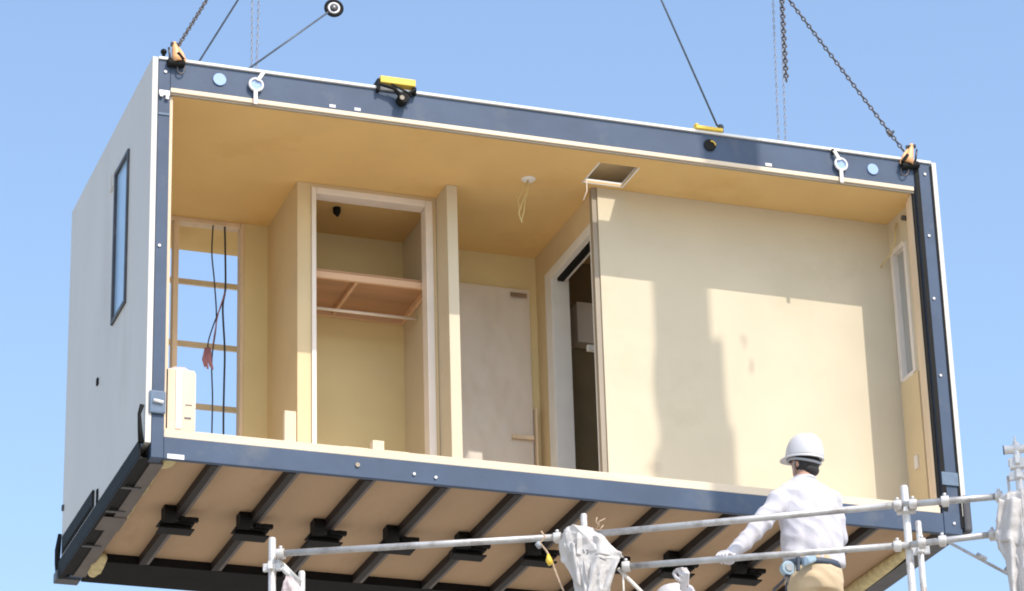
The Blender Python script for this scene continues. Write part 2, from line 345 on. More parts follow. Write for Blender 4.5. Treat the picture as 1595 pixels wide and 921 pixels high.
# big wall
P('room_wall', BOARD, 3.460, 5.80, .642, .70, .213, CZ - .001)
WALLR = BOARD.copy(); WALLR.name = 'scuffed_shaded_board'; t = WALLR.node_tree; n = t.nodes; b_ = n['Principled BSDF']
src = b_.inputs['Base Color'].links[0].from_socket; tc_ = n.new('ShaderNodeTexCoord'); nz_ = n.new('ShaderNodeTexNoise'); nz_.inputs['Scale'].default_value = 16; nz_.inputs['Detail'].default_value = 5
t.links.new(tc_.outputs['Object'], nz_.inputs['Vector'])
for (px, py, pz, sx, sz) in ((4.52, .567, 1.56, .05, .09), (4.57, .567, 1.36, .04, .10), (3.76, .567, .50, .12, .10)):  # two scuffs, then a shadow painted low at the left
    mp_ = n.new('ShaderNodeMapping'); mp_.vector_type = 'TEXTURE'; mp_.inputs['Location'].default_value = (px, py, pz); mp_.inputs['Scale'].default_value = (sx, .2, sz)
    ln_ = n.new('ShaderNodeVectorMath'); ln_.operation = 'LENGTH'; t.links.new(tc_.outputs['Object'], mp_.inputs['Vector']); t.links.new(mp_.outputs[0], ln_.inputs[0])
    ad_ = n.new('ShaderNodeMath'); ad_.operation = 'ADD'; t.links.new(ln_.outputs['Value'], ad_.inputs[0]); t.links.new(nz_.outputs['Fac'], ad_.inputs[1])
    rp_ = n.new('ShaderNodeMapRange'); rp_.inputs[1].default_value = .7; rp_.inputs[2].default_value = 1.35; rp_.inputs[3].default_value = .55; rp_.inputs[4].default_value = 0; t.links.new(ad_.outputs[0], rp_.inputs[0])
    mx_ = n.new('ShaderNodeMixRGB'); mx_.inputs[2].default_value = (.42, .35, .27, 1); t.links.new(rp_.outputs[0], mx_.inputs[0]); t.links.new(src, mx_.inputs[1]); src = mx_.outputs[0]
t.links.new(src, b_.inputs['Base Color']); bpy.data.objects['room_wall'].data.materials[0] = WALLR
# small room behind it
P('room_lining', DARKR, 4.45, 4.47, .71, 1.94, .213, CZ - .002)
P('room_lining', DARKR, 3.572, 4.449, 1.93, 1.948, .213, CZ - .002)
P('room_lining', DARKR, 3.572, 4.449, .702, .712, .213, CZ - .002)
P('room_cupboard', FRAMEW, 3.72, 4.05, 1.80, 1.929, 1.95, 2.28)
P('light_streak_bar', WHITE, 3.60, 4.44, 1.30, 1.33, 1.66, 1.705)  # white bar standing in for a bright streak of light
seen = set()
for o_ in [q_ for q_ in bpy.data.objects if q_ not in IN0 and q_.type == 'MESH' and q_.name.split('.')[0] not in ('floor', 'batten')]:
    if o_.data.name in seen: continue
    seen.add(o_.data.name)
    for v in o_.data.vertices:
        v.co.x -= .028; v.co.y -= .075; v.co.z = .213 + (v.co.z - .213) * (CZ0 - .213) / (CZ - .213)
CZ = CZ0
# underside
P('underside_board', PLY, .145, 5.712, .047, 2.09, .062, .074)
P('rear_underbeam', BLACKB, .145, 5.712, 2.092, 2.56, .0, .15)
P('side_beam', STEELD, .042, .143, .102, 2.438, .012, .14)
sb_ = MB(); sb_.box(.062, .150, .102, 2.44, -.006, .011); sb_.build('side_flange', FLANGE, mod, .002)
sb_ = MB(); sb_.box(-.003, .0615, .05, 2.44, .004, .0115); sb_.build('side_gap', BLACK, mod)
for y in (.55, 1.02, 1.75):
    P('side_bracket', STEELD, -.02, .11, y, y + .035, -.014, -.007, bevel=.002)
P('side_bracket', FLANGE, -.01, .155, 1.15, 1.42, -.012, -.0065, bevel=.002)
sb_ = MB(); sb_.box(5.71, 5.85, .102, 2.44, .0, .14); sb_.build('side_beam', STEELD, mod)
sb_ = MB(); sb_.box(-.03, -.004, .03, 2.6, -.01, .012); sb_.box(-.03, -.018, .03, 2.6, .013, .13); sb_.build('side_rail', BLACK, mod, .003)
sb_ = MB(); sb_.box(-.044, .13, 2.50, 2.62, -.012, .06); sb_.build('rear_corner_foot', STEELD, mod, .006)
sb_ = MB(); sb_.box(5.865, 5.93, -.02, .2, .02, .30); sb_.build('corner_cap', STEELD, mod, .02)
fl = MB()
fl.box(-.016, -.002, 1.50, 2.50, .175, .305); fl.box(-.022, -.017, 1.54, 2.44, .185, .20)
fl.build('black_panel', BLACK, mod, .004)
P('torn_membrane', BLACK, -.012, -.002, 1.37, 1.405, .10, .27, bevel=.004)
P('white_membrane', STRAPW, -.008, -.002, 1.44, 2.52, .132, .172, bevel=.003)
fl = MB(); fl.tube([(-.02, 2.55, .34), (-.03, 2.56, .22), (-.03, 2.57, .12), (-.02, 2.56, .04)], [.014, .022, .018, .022], 8)
fl.build('rubber_strip', BLACK, mod)
fl = MB(); fl.tube([(-.02, .02, .10), (-.03, .015, .2), (-.035, .02, .30), (-.02, .01, .36)], [.02, .016, .012, .016], 8); fl.build('rubber_strip', BLACK, mod)
for (c_, rx, ry, rz) in (((.185, 2.22, .015), .055, .22, .05), ((.185, .16, .042), .06, .12, .025), ((.165, .85, .045), .02, .5, .018)):
    q = MB().ball(c_, rx, ry, rz).build('insulation_roll', INSUL, mod)
    for v in q.data.vertices: v.co += Vector((noise.noise(v.co * 14), noise.noise(v.co * 11 + Vector((5, 0, 0))), noise.noise(v.co * 13 + Vector((0, 7, 0))))) * .018
q = MB().ball((5.66, 1.2, .03), .05, .9, .05).build('insulation_roll', INSUL, mod)
# joists: one and its copies
jx = [.485 + .5225 * i for i in range(10)]
def joist():
    j = MB(); j.box(-.032, .020, .048, 2.091, .000, .061); jo = j.build('joist', JOIST, mod, .004)
    bx('flange', FLANGE, jo, .0205, .042, .048, 2.091, .004, .012)
    h = MB(); h.box(-.110, -.033, 1.0, 1.10, -.028, .061)
    h.tube([(-.112, 1.03, .0), (-.033, 1.03, .0)], .055, 18)
    h.box(-.125, .115, 1.06, 1.19, -.040, -.030); h.box(-.115, .105, 1.12, 1.132, -.072, -.041); h.box(-.125, .115, 1.06, 1.19, -.083, -.073)
    h.box(.07, .135, 1.03, 1.07, -.029, .0); h.box(.01, .10, 1.04, 1.10, -.028, .002)
    h.build('hanger_bracket', BLACK, jo, .003)
    MB().tube([(.03, 1.06, -.012), (.03, 1.06, .003)], .014, 6).build('bolt', GREY, jo)
    return jo
j0 = joist()
for i, x in enumerate(jx):
    if i == 0: j0.location.x = x; continue
    c = j0.copy(); COL.objects.link(c); c.parent = mod; c.location.x = x
    for ch in list(j0.children):
        d = ch.copy(); COL.objects.link(d); d.parent = c
# plates, caps and marks on the frame
def disc(name, m, c, r, t, parent=mod, n=28, ax='y'):
    a = Vector(c); d = Vector((0, t, 0)) if ax == 'y' else Vector((0, 0, t))
    return MB().tube([a, a + d], r, n).build(name, m, parent, .002)
disc('hole_cap', BLUECAP, (.468, -.006, 2.797), .046, .009)
disc('hole_cap', BLUECAP, (5.378, -.006, 2.784), .043, .009)
for x in (1.27, 1.45):
    P('tape_mark', STRAPW, x - .022, x + .022, .0005, .0035, 2.700, 2.722)
P('tape_mark', STRAPW, 4.52, 4.57, .0005, .0035, 2.697, 2.72)
P('paper_label', STRAPW, .150, .262, .0, .0035, .004, .036)
for x, z in ((1.43, .085), (.09, 2.8), (1.82, .06), (1.97, .05), (5.80, 2.80), (5.79, 2.3), (5.785, 1.8), (5.785, 1.2), (5.79, .08), (.07, 1.5)):
    y = -.006 if .13 < x < 5.7 else -.008
    MB().tube([(x, y, z), (x, y + .008, z)], .011 if x != 1.43 else .017, 6).build('bolt', GALVW if x != 1.43 else EDGE, mod)
pl = MB(); pl.box(.045, .122, -.012, -.001, 2.615, 2.655); pl.box(.05, .075, -.02, -.013, 2.60, 2.63); pl.box(.09, .115, -.02, -.013, 2.585, 2.61); pl.build('joint_plate', GALVW, mod, .003)
P('joint_plate', BLUEF, .045, .124, -.006, -.001, 2.47, 2.485)
fm = MB(); fm.box(.02, .13, -.022, -.002, .30, .46); fm.build('film_wrap', BLUEF, mod, .01)
MB().tube([(.045, -.03, .385), (.11, -.03, .375)], .012, 8).build('film_tie', WHITE, mod)
fm = MB(); fm.box(5.72, 5.85, -.012, -.002, .36, .46); fm.build('film_wrap', BLUEF, mod, .004)
# cable clipped to the right wall and ceiling fittings
cb = MB(); cb.tube([atx(1396, 348, 5.74), atx(1394, 375, 5.71), atx(1388, 395, 5.69), atx(1378, 408, 5.67), atx(1372, 416, 5.67)], .006, 8); cb.build('wall_cable', CABLEY, mod)
MB().tube([(5.715, .25, 2.55), (5.76, .25, 2.55)], .02, 12).build('cable_gland', STEELD, mod)
P('wall_socket', FRAMEW, 5.727, 5.738, .35, .40, .62, .72)
cp = atz(823, 279, CZ)
dsk = MB(); dsk.tube([cp + Vector((0, 0, -.012)), cp + Vector((0, 0, -.001))], [.044, .054], 24); dk = dsk.build('ceiling_rose', WHITE, mod, .002)
cy = MB()
y_ = cp.y
cy.tube([cp, at(820, 300, y_), at(812, 320, y_), at(808, 333, y_), at(813, 347, y_)], .005, 8)
cy.tube([cp, at(822, 295, y_), at(818, 312, y_), at(816, 330, y_), at(812, 346, y_)], .004, 8)
cy.tube([cp, at(813, 300, y_), at(807, 312, y_), at(808, 325, y_)], .003, 8); cy.build('cable_tail', CABLEY, dk)
for o_ in (.0,):
    hp = MB(); a = Vector((HX0 + .01, HY1 - .02, CZ)); hp.tube([a, a + Vector((0, 0, -.08)), a + Vector((-.03, 0, -.16))], .004, 6); hp.build('cable_tail', FRAMEW, mod)

# ------------------------------------------------------------------ cables in the left opening
def line_px(pts, y): return [at(u, v, y) for u, v in pts]
def smooth(pts, n=6):
    out = []
    P_ = [pts[0]] + list(pts) + [pts[-1]]
    for i in range(1, len(P_) - 2):
        for k in range(n):
            t = k / n; a, b_, c_, d_ = P_[i - 1], P_[i], P_[i + 1], P_[i + 2]
            out.append(0.5 * ((2 * b_) + (c_ - a) * t + (2 * a - 5 * b_ + 4 * c_ - d_) * t * t + (3 * b_ - a - 3 * c_ + d_) * t ** 3))
    out.append(pts[-1]); return out
for i, (pts, lab) in enumerate((([(332, 350), (330, 395), (334, 440), (337, 500), (330, 560), (331, 620), (330, 680), (331, 720)], 'thin dark cable hanging in the open window, left one of two'),
                                ([(350, 350), (351, 400), (351, 450), (347, 480), (350, 545), (349, 600), (348, 660), (349, 720)], 'thicker dark cable hanging in the open window, right one of two'))):
    p3 = smooth(line_px(pts, 1.90)); p3[0].z = min(p3[0].z, CZ)
    o = MB().tube(p3, .0055 if i == 0 else .0075, 8).build('hanging_cable', CABLE); tag(o, lab, 'cable', 'cables hanging in the open window')
o = empty('cable_bundle', at(327, 560, 1.88), 'looped cable ends with red ties dangling in the open window', 'cable')
MB().tube(smooth(line_px([(351, 452), (343, 480), (333, 505), (324, 535), (326, 552)], 1.885)), .005, 8).build('cable', CABLE, o)
MB().tube(smooth(line_px([(351, 455), (341, 485), (335, 515), (331, 540)], 1.875)), .004, 8).build('cable', RED, o)
t_ = MB()
for du, dv in ((-6, 0), (-2, 3), (2, 0), (5, 4)):
    a = at(324 + du * .6, 542, 1.87); t_.tube([a, at(323 + du, 560 + dv, 1.86), at(326 + du * 1.1, 572 + dv, 1.87)], [.008, .012, .006], 6)
t_.build('tie_tails', RED, o)

# ------------------------------------------------------------------ loose items on the floor edge
o = empty('panel_stack', (.24, .12, .213), 'cream wrapped block of offcuts standing in the left corner of the floor', 'building material')
a = MB(); a.box(.135, .335, .03, .20, .214, .645); a.build('block', PINE, o, .008)
a = MB(); a.box(.205, .245, .022, .029, .225, .64); a.box(.336, .342, .04, .19, .23, .63); a.build('board', FRAMEW, o, .002)
a = MB(); a.ball((.24, .11, .65), .09, .075, .025); q = a.build('crumpled_wrap', CLOTHP, o)
for v in q.data.vertices: v.co += Vector((0, 0, 1)) * noise.noise(v.co * 30) * .02
bx('printed_mark', INK, o, .265, .31, .0265, .029, .30, .312); bx('printed_mark', INK, o, .27, .315, .0265, .029, .395, .401)
for (x0, x1, y0, y1, z0, z1, n_, lab) in ((.94, 1.02, .03, .07, .214, .432, 'timber_block', 'short upright timber offcut on the floor edge left of the closet'),
                                       (1.545, 1.625, .03, .09, .214, .285, 'timber_block', 'small square timber offcut on the floor edge below the closet'),
                                       (1.37, 1.82, .10, .15, .214, .250, 'timber_plank', 'thin flat timber plank lying behind the small offcut')):
    q = MB().box(x0, x1, y0, y1, z0, z1).build(n_, PINE, None, .004); tag(q, lab, 'timber')

# ------------------------------------------------------------------ rigging
def chain(name, p0, p1, m, lab, r=.0075, ln=.056, wd=.018, grp=None):
    p0, p1 = Vector(p0), Vector(p1); d = p1 - p0; Lg = d.length; t = d.normalized(); n = int(Lg / (ln - 2 * r)) + 1; s_ = Lg / n
    u = t.orthogonal().normalized(); w_ = t.cross(u); b = MB()
    for i in range(n):
        c_ = p0 + t * (s_ * (i + .5)); a_ = math.radians(90 * (i % 2) + 20); q = u * math.cos(a_) + w_ * math.sin(a_)
        pts = []
        for k in range(10):
            an = 2 * math.pi * k / 10; pts.append(c_ + t * math.sin(an) * (ln / 2 - r) + q * math.cos(an) * (wd - r * .3))
        b.tube(pts, r, 6, closed=True)
    o_ = b.build(name, m); return tag(o_, lab, 'chain', grp)
FZ = 6.3
def extend(a, b, z=FZ): return a + (b - a) * ((z - a.z) / (b.z - a.z))
cl0 = at(275, 76, .05); cl1 = extend(cl0, at(322, 0, .35))
chain('lifting_chain', cl0, cl1, CHAINM, 'steel link chain slanting up from the left orange shackle', r=.006, ln=.05, wd=.0135, grp='slanting lifting chains')
cr0 = at(1408, 236, .05); cr1 = extend(cr0, at(1229, 0, .35))
chain('lifting_chain', cr0, cr1, CHAINM, 'long steel link chain slanting up from the right orange shackle', r=.0062, ln=.05, wd=.0135, grp='slanting lifting chains')
o = tag(MB().tube([at(1382, 205, .08), at(1386, 210, .09), at(1392, 205, .1)], [.012, .02, .01], 8).build('chain_hook', CHAINM), 'small dark grab hook hooked on the long right chain', 'hook')
def wire(p0, p1, r, lab, m=WIREM):
    o_ = MB().tube([p0, p1], r, 8).build('wire_rope', m); return tag(o_, lab, 'wire rope')
a = at(290, 94, .30); wl = wire(Vector((a.x, a.y, 2.899)) if a.z > 2.899 else a, extend(a, at(353, 0, .30)), .007, 'dark wire rope rising beside the left orange shackle')
a = at(1117, 196, .06); wire(a, extend(a, at(1030, 0, .3)), .0075, 'dark wire rope rising from the right yellow clamp')
for (u0, v0, u1, v1, yy, lab) in ((393, 0, 392, 100, 2.3, 'pale thin hoist chain above the white ring, left of the pair'), (403, 0, 400, 100, 2.3, 'pale thin hoist chain above the white ring, right of the pair'),
                                  (1204, 0, 1213, 222, 2.3, 'pale thin hoist chain behind the roof edge at right, left of the pair'), (1216, 0, 1224, 222, 2.3, 'pale thin hoist chain behind the roof edge at right, right of the pair')):
    a = at(u1, v1, yy); b_ = at(u0, v0, yy); top = extend(a, b_); bot = a + (a - b_) * ((a.z - 2.905) / (b_.z - a.z))
    chain('hoist_chain', bot, top, CHAINP, lab, r=.0038, ln=.042, wd=.009, grp='thin hoist chains')
chain('spare_chain', at(1225, 127, 1.0), extend(at(1225, 127, 1.0), at(1218, 0, 1.0)), CHAINM, 'short thick dark chain hanging loose with a free lower end', r=.0085, ln=.05, wd=.017)
# orange shackles
def shackle(u, v, lab, flip=1):
    c_ = at(u, v, -.02); o_ = empty('lifting_shackle', c_, lab, 'shackle', 'orange lifting shackles on the frame corners')
    s_ = .0042
    b = MB()                        # body: cast hook block
    def q(du, dv, dy=0): return at(u + du * flip, v + dv, -.02 + dy)
    b.tube([q(-3, -22), q(-1, -12), q(1, 0), q(3, 9)], [.014, .024, .034, .042], 12)
    b.tube([q(3, -14), q(9, -4), q(13, 6), q(10, 11)], [.010, .014, .016, .014], 10)
    b.build('shackle_body', ORANGE, o_)
    b = MB(); b.tube([q(-13, 10), q(13, 12)], .028, 12); b.tube([q(3, -6, -.03), q(12, 5, -.03)], .012, 8); b.build('clamp_jaw', BLACK, o_, .002)
    b = MB(); pts = [q(8 + 6 * math.cos(k * math.pi / 6), 19 + 8 * math.sin(k * math.pi / 6)) for k in range(12)]; b.tube(pts, .005, 6, closed=True); b.build('ring', CHAINM, o_)
    b = MB(); b.tube([q(-8, -19), q(5, -17)], .017, 8); b.tube([q(-11, -14), q(-9, 4)], .008, 8); b.build('pin', CHAINM, o_)
    return o_
shackle(274, 88, 'orange lifting shackle clamped on the left top corner of the frame')
shackle(1417, 247, 'orange lifting shackle clamped on the right top corner of the frame', -1)
q = tag(MB().ball(at(255, 81, .06), .022, .022, .022).tube([at(255, 88, .06), at(255, 80, .06)], .012, 8).build('roof_stud', BLACK), 'small black stud on the roof edge beside the left shackle', 'stud')
# white rings with slings
def ring_sling(u, v, lab, tilt, m2=FRAMEW):
    c_ = at(u, v, -.02); o_ = empty('sling_ring', c_, lab, 'sling', 'white rings strapped round the top beam')
    pts = [c_ + Vector((math.cos(k * math.pi / 10) * .046, 0, math.sin(k * math.pi / 10) * .046)) for k in range(20)]
    MB().tube(pts, .009, 8, closed=True).build('ring', STRAPW, o_)
    MB().tube([c_ + Vector((0, .004, 0)), c_ + Vector((0, .010, 0))], .042, 20).build('ring_backing', BLUECAP, o_)
    b = MB(); b.obox((c_ + Vector((tilt * .03, -.006, .065))), (.013, 0, tilt * -.004), (0, .004, 0), (tilt * .02, .0, .035)); b.build('strap', m2, o_, .002)
    b = MB(); b.obox(c_ + Vector((-.004, -.002, -.095)), (.014, 0, 0), (0, .004, 0), (0, 0, .055)); b.build('strap', m2, o_, .002)
    return o_
ring_sling(399, 132, 'white ring with a cream strap tied round the left end of the top beam', 1)
r2 = ring_sling(1310, 256, 'white ring with knotted pale strap tied round the right end of the top beam', -1)
bx('strap_tail', BLACK, r2, 5.05, 5.072, -.012, -.003, 2.86, 2.90)
# yellow clamps
o = empty('beam_clamp', at(618, 140, -.02), 'yellow box clamp with black arms and roller on the left half of the top beam', 'clamp', 'yellow clamps on the top beam')
b = MB(); b.box(1.605, 1.862, -.045, .10, 2.925, 2.978); b.build('clamp_body', YELLOW, o, .006)
b = MB(); b.box(1.585, 1.604, -.04, .08, 2.86, 2.955); b.box(1.845, 1.868, -.04, .02, 2.868, 2.922)
b.tube([(1.60, -.045, 2.905), (1.70, -.05, 2.885), (1.765, -.045, 2.82)], [.012, .014, .02], 8); b.tube([(1.68, -.052, 2.915), (1.80, -.05, 2.865), (1.83, -.05, 2.835)], .008, 8)
b.tube([(1.86, -.045, 2.90), (1.80, -.05, 2.855)], .012, 8); b.build('clamp_arm', BLACK, o, .002)
b = MB(); b.tube([(1.765, -.078, 2.812), (1.765, -.005, 2.812)], .040, 20); rl = b.build('roller', BLACK, o, .004)
MB().tube([(1.748, -.086, 2.804), (1.748, -.079, 2.804)], .017, 12).build('bolt', EDGE, rl)
o = empty('beam_clamp', at(1108, 206, -.02), 'flat yellow plate clamp with a dark round opening below it at the wire rope', 'clamp', 'yellow clamps on the top beam')
b = MB(); b.box(3.98, 4.19, -.03, .14, 2.912, 2.938); b.box(3.975, 4.00, -.03, .02, 2.939, 2.95); b.build('clamp_body', YELLOW, o, .004)
b = MB(); b.tube([(4.09, -.008, 2.80), (4.09, -.001, 2.80)], .046, 22); b.build('clamp_socket', BLACK, o, .002)
b = MB(); b.tube([(4.10 + .03 * math.cos(t * .3), -.011, 2.80 + .03 * math.sin(t * .3)) for t in range(0, 7)], .006, 6); b.build('socket_lip', YELLOW, o)
b = MB(); b.tube([(4.205, .05, 2.90), (4.205, .05, 2.985)], [.02, .022], 10); b.ball((4.205, .05, 2.985), .024); b.build('clamp_bolt', STEELD, o)
# reel on a wire
rc = at(520, 13, .10); o = empty('wire_reel', rc, 'round black and white reel hanging in the sky at the top of the photo', 'reel')
nrm = (CP - rc).normalized(); nrm = (nrm + Vector((.12, 0, .45))).normalized()
b = MB(); uu = nrm.orthogonal().normalized(); ww = nrm.cross(uu)
b.tube([rc + (uu * math.cos(k * math.pi / 14) + ww * math.sin(k * math.pi / 14)) * .056 for k in range(28)], .014, 8, closed=True); b.tube([rc - nrm * .03, rc - nrm * .012], .055, 24); b.build('rim', BLACK, o)
b = MB(); b.tube([rc + (uu * math.cos(k * math.pi / 14) + ww * math.sin(k * math.pi / 14)) * .037 for k in range(28)], .010, 8, closed=True); b.build('groove', STRAPW, o)
MB().tube([rc - nrm * .01, rc + nrm * .02], [.028, .02], 18).build('hub', STEELD, o)
MB().ball(rc + nrm * .022, .009).build('hub_bolt', GALVW, o)
MB().tube([rc + Vector((0, 0, .05)), Vector((1.6, .5, FZ - .04))], .006, 8).build('hanging_cord', WIREM, o)
a = at(388, 107, .10); wire(Vector((a.x, a.y, max(a.z, 2.900))), rc - (rc - a).normalized() * .06, .007, 'dark wire rope slanting from the roof edge up to the round reel')
# spreader frame above the picture, unseen crane added to cast the wall shadow
o = empty('spreader_frame', (3.5, 1.3, FZ), 'yellow steel spreader frame that the lifting chains hang from', 'lifting frame')
for a in ((1.2, 6.1, .25, .40, FZ, FZ + .2), (1.2, 6.1, 2.2, 2.35, FZ, FZ + .2), (1.2, 1.35, .401, 2.199, FZ, FZ + .19), (5.95, 6.1, .401, 2.199, FZ, FZ + .19), (3.6, 3.8, .401, 2.199, FZ, FZ + .19), (1.351, 3.599, 1.2, 1.32, FZ, FZ + .18), (3.801, 5.949, .6, .72, FZ, FZ + .18)): bx('beam', YELLOW, o, *a, bevel=.01)
for a in ((1.3, .3), (6.0, .3), (1.3, 2.3), (6.0, 2.3)):
    MB().tube([(a[0], a[1], FZ + .2), (3.7, 1.3, FZ + 3)], .012, 8).build('sling', WIREM, o)
MB().tube([(3.7, 1.3, FZ + 2.9), (3.7, 1.3, FZ + 3.4)], .12, 14).build('hook_block', YELLOW, o)
MB().tube([(3.7, 1.3, FZ + 3.4), (3.7, 1.3, 24)], .016, 8).build('hoist_rope', WIREM, o)
cr = empty('shadow_crane', (7.9, -12.5, -8.94), 'unseen grey telescopic mobile crane, added in front of the unit to cast the shadow band on the room wall', 'crane')
def bp(s, dz=0): return Vector((4.06 + .36 * (.565 + s), -s, -6.9 + (12 - s) * 2.40 + dz))
side = Vector((1, .36, 0)).normalized()
def section(s0, s1, wdt, off=0):
    a, c_ = bp(s0) + side * off, bp(s1) + side * off; t = (c_ - a); up = t.normalized().cross(side).normalized()
    MB().obox((a + c_) / 2, side * wdt / 2, up * wdt * .45, t / 2).build('shadow_boom', CRANEM, cr, .03)
section(12, 5.66, .60, .03); section(5.665, 5.46, .50, .03); section(5.465, 2.2, .42, -.01); section(2.21, -1.5, .38)  # stepped widths shape the boom's shadow on the room wall
for k_, (s0_, s1_, o_, r_) in enumerate(((5.50, 5.72, .22, .075), (5.78, 5.95, .30, .05), (5.36, 5.62, -.19, .06), (5.86, 6.05, -.24, .05))):
    MB().ball((bp(s0_) + bp(s1_)) / 2 + side * o_, r_, r_, (bp(s0_) - bp(s1_)).length / 2).build('shadow_lump', BLACK, cr)  # lumps added to make the edges of the boom's shadow wavy
bx('turret', CRANEM, cr, 6.6, 9.3, -14.0, -11.0, -7.7, -6.2, bevel=.08); bx('chassis', CRANEM, cr, 6.4, 9.6, -18, -9, -8.5, -7.72, bevel=.08)
for x in (6.2, 9.4):
    for y in (-17, -15.2, -11.4, -9.8):
        MB().tube([(x, y, -8.44), (x + .4, y, -8.44)], .5, 24).build('wheel', BLACK, cr, .04)

# ------------------------------------------------------------------ scaffold
SA, SB = Vector((.90, -.07, 0)), Vector((4.90, -2.30, 0)); SN = (SB - SA).cross(Vector((0, 0, 1))).normalized()
def sp(u, v, off=0.0):
    d = ray(u, v); return CP + d * ((SA + SN * off - CP).dot(SN) / d.dot(SN))
SD = (SB - SA).normalized()
sc = empty('scaffold', (3, -1.2, -8.94), 'galvanised tube scaffold with two guard rails in front of the unit', 'scaffold')
def post(u, v, off=0, r=.0243, name='post', m=GALVW, blk=()):
    a = sp(u, v, off); o_ = MB().tube([(a.x, a.y, -8.94), a + Vector((0, 0, -.012)), a], [r, r, r * .8], 16).build(name, m, sc)
    for vv in blk:
        c_ = sp(u, vv, off); c_.x, c_.y = a.x, a.y; k = MB()
        for dd in (SD, -SD, SN, -SN):
            w_ = dd.cross(Vector((0, 0, 1)))
            k.obox(c_ + dd * .040, dd * .018, w_ * .014, (0, 0, .026))
        k.tube([c_ - Vector((0, 0, .02)), c_ + Vector((0, 0, .02))], .030, 14)
        k.build('wedge_bracket', GALVW, o_, .003)
    return a
pL = post(424, 838, blk=(884,)); pM = post(909, 801, .0, .021, blk=(830,)); pR = post(1408, 757, blk=(795,)); pR2 = post(1430, 812, -.30, .020, blk=(858,)); pL2 = post(470, 890, -.2, .022)
def rail(u0, v0, u1, v1, off=.045, r=.0214):
    a, c_ = sp(u0, v0, off), sp(u1, v1, off); o_ = MB().tube([a, c_], r, 16).build('guard_rail', GALV, sc); return a, c_
rail(438, 862, 884, 836); rail(872, 837, 1405, 786, .05); rail(1405, 786.5, 1562, 773, .045)
rail(968, 883, 1418, 848.5, .04, .0205); rail(1418, 848.5, 1552, 832, .05, .0205)
def coupler(u, v, off=.05, s=1.0, m=GALVW):
    c_ = sp(u, v, off); b = MB(); b.tube([c_ - SD * .024 * s, c_ + SD * .024 * s], .031 * s, 14); b.obox(c_ - SN * .03, SD * .02, SN * .03, (0, 0, .022)); b.tube([c_ + Vector((0, 0, .02)), c_ + Vector((0, 0, .05))], .007, 6)
    b.tube([c_ + Vector((0, 0, .035)) , c_ + Vector((0, 0, .048))], .012, 6)
    b.build('coupler', m, sc, .002)
for u, v in ((437, 862), (868, 837), (884, 836), (1398, 787), (1422, 785), (1472, 780), (1556, 773), (975, 882), (1398, 850), (1436, 846), (1468, 842), (1546, 833)): coupler(u, v)
MB().tube([sp(432, 872, .01), sp(468, 908, -.12)], .017, 12).build('brace', GALVW, sc); MB().tube([sp(440, 885, .04), sp(466, 912, -.1)], .017, 12).build('brace', GALVW, sc)
MB().tube([sp(963, 886, .02), sp(1012, 935, .02)], .012, 10).build('brace', FRAMEW, sc); MB().tube([sp(970, 888, .03), sp(972, 935, .03)], .007, 8).build('brace', FRAMEW, sc)
a, c_ = sp(1478, 845, -.2), sp(1590, 905, -.1); MB().tube([a, c_], .010, 8).build('brace', GALV, sc)
for u, v in ((1528, 868), (1572, 890)):
    q = sp(u, v, -.15); MB().tube([q - (c_ - a).normalized() * .03, q + (c_ - a).normalized() * .035], .019, 8).build('coupler', GALV, sc)
# second lift to the right edge
pF = post(1582, 690, .15, .024, blk=(720, 742)); pF2 = post(1570, 742, .05, .010); 
q = sp(1582, 700, .15)
b = MB(); b.tube([q + SD * -.07 + Vector((0, 0, .0)), q + SD * .10 + Vector((0, 0, .0))], .028, 14); b.obox(q + Vector((0, 0, -.10)), SD * .045, SN * .03, (0, 0, .03)); b.tube([q + Vector((0, 0, .02)), q + Vector((0, 0, .085))], .008, 8); b.tube([q + Vector((0, 0, .04)), q + Vector((0, 0, .055))], .016, 6)
b.build('clamp_head', GALVW, sc, .004)
bq = MB(); bq.tube([q + SD * -.078, q + SD * -.071], .030, 14); bq.build('tube_end_cap', STEELD, sc)
# planked walkway below the picture and legs' frames
dz = -2.0
b = MB()
inn = -SN
for k in range(2):
    a0 = SA + inn * (.12 + .42 * k) - SD * .6; a1 = SB + inn * (.12 + .42 * k) + SD * 1.2
    b.obox((a0 + a1) / 2 + inn * .2 + Vector((0, 0, dz - .02)), (a1 - a0) / 2, inn * .19, (0, 0, .02))
b.build('deck_board', DECK, sc, .004)
for k in (0, 1.8, 3.6, 5.0):
    for z in (-4.2, -6.4):
        q = SA + SD * (k - .3); MB().tube([q + Vector((0, 0, z)), q + inn * .9 + Vector((0, 0, z))], .021, 10).build('ledger', GALV, sc)
    q = SA + SD * (k - .3) + inn * .95; MB().tube([(q.x, q.y, -8.94), (q.x, q.y, -2.05)], .0243, 12).build('post', GALVW, sc)
    q2 = SA + SD * (k - .3); MB().tube([q2 + Vector((0, 0, -2.07)), q2 + inn * .95 + Vector((0, 0, -2.07))], .021, 10).build('ledger', GALV, sc)
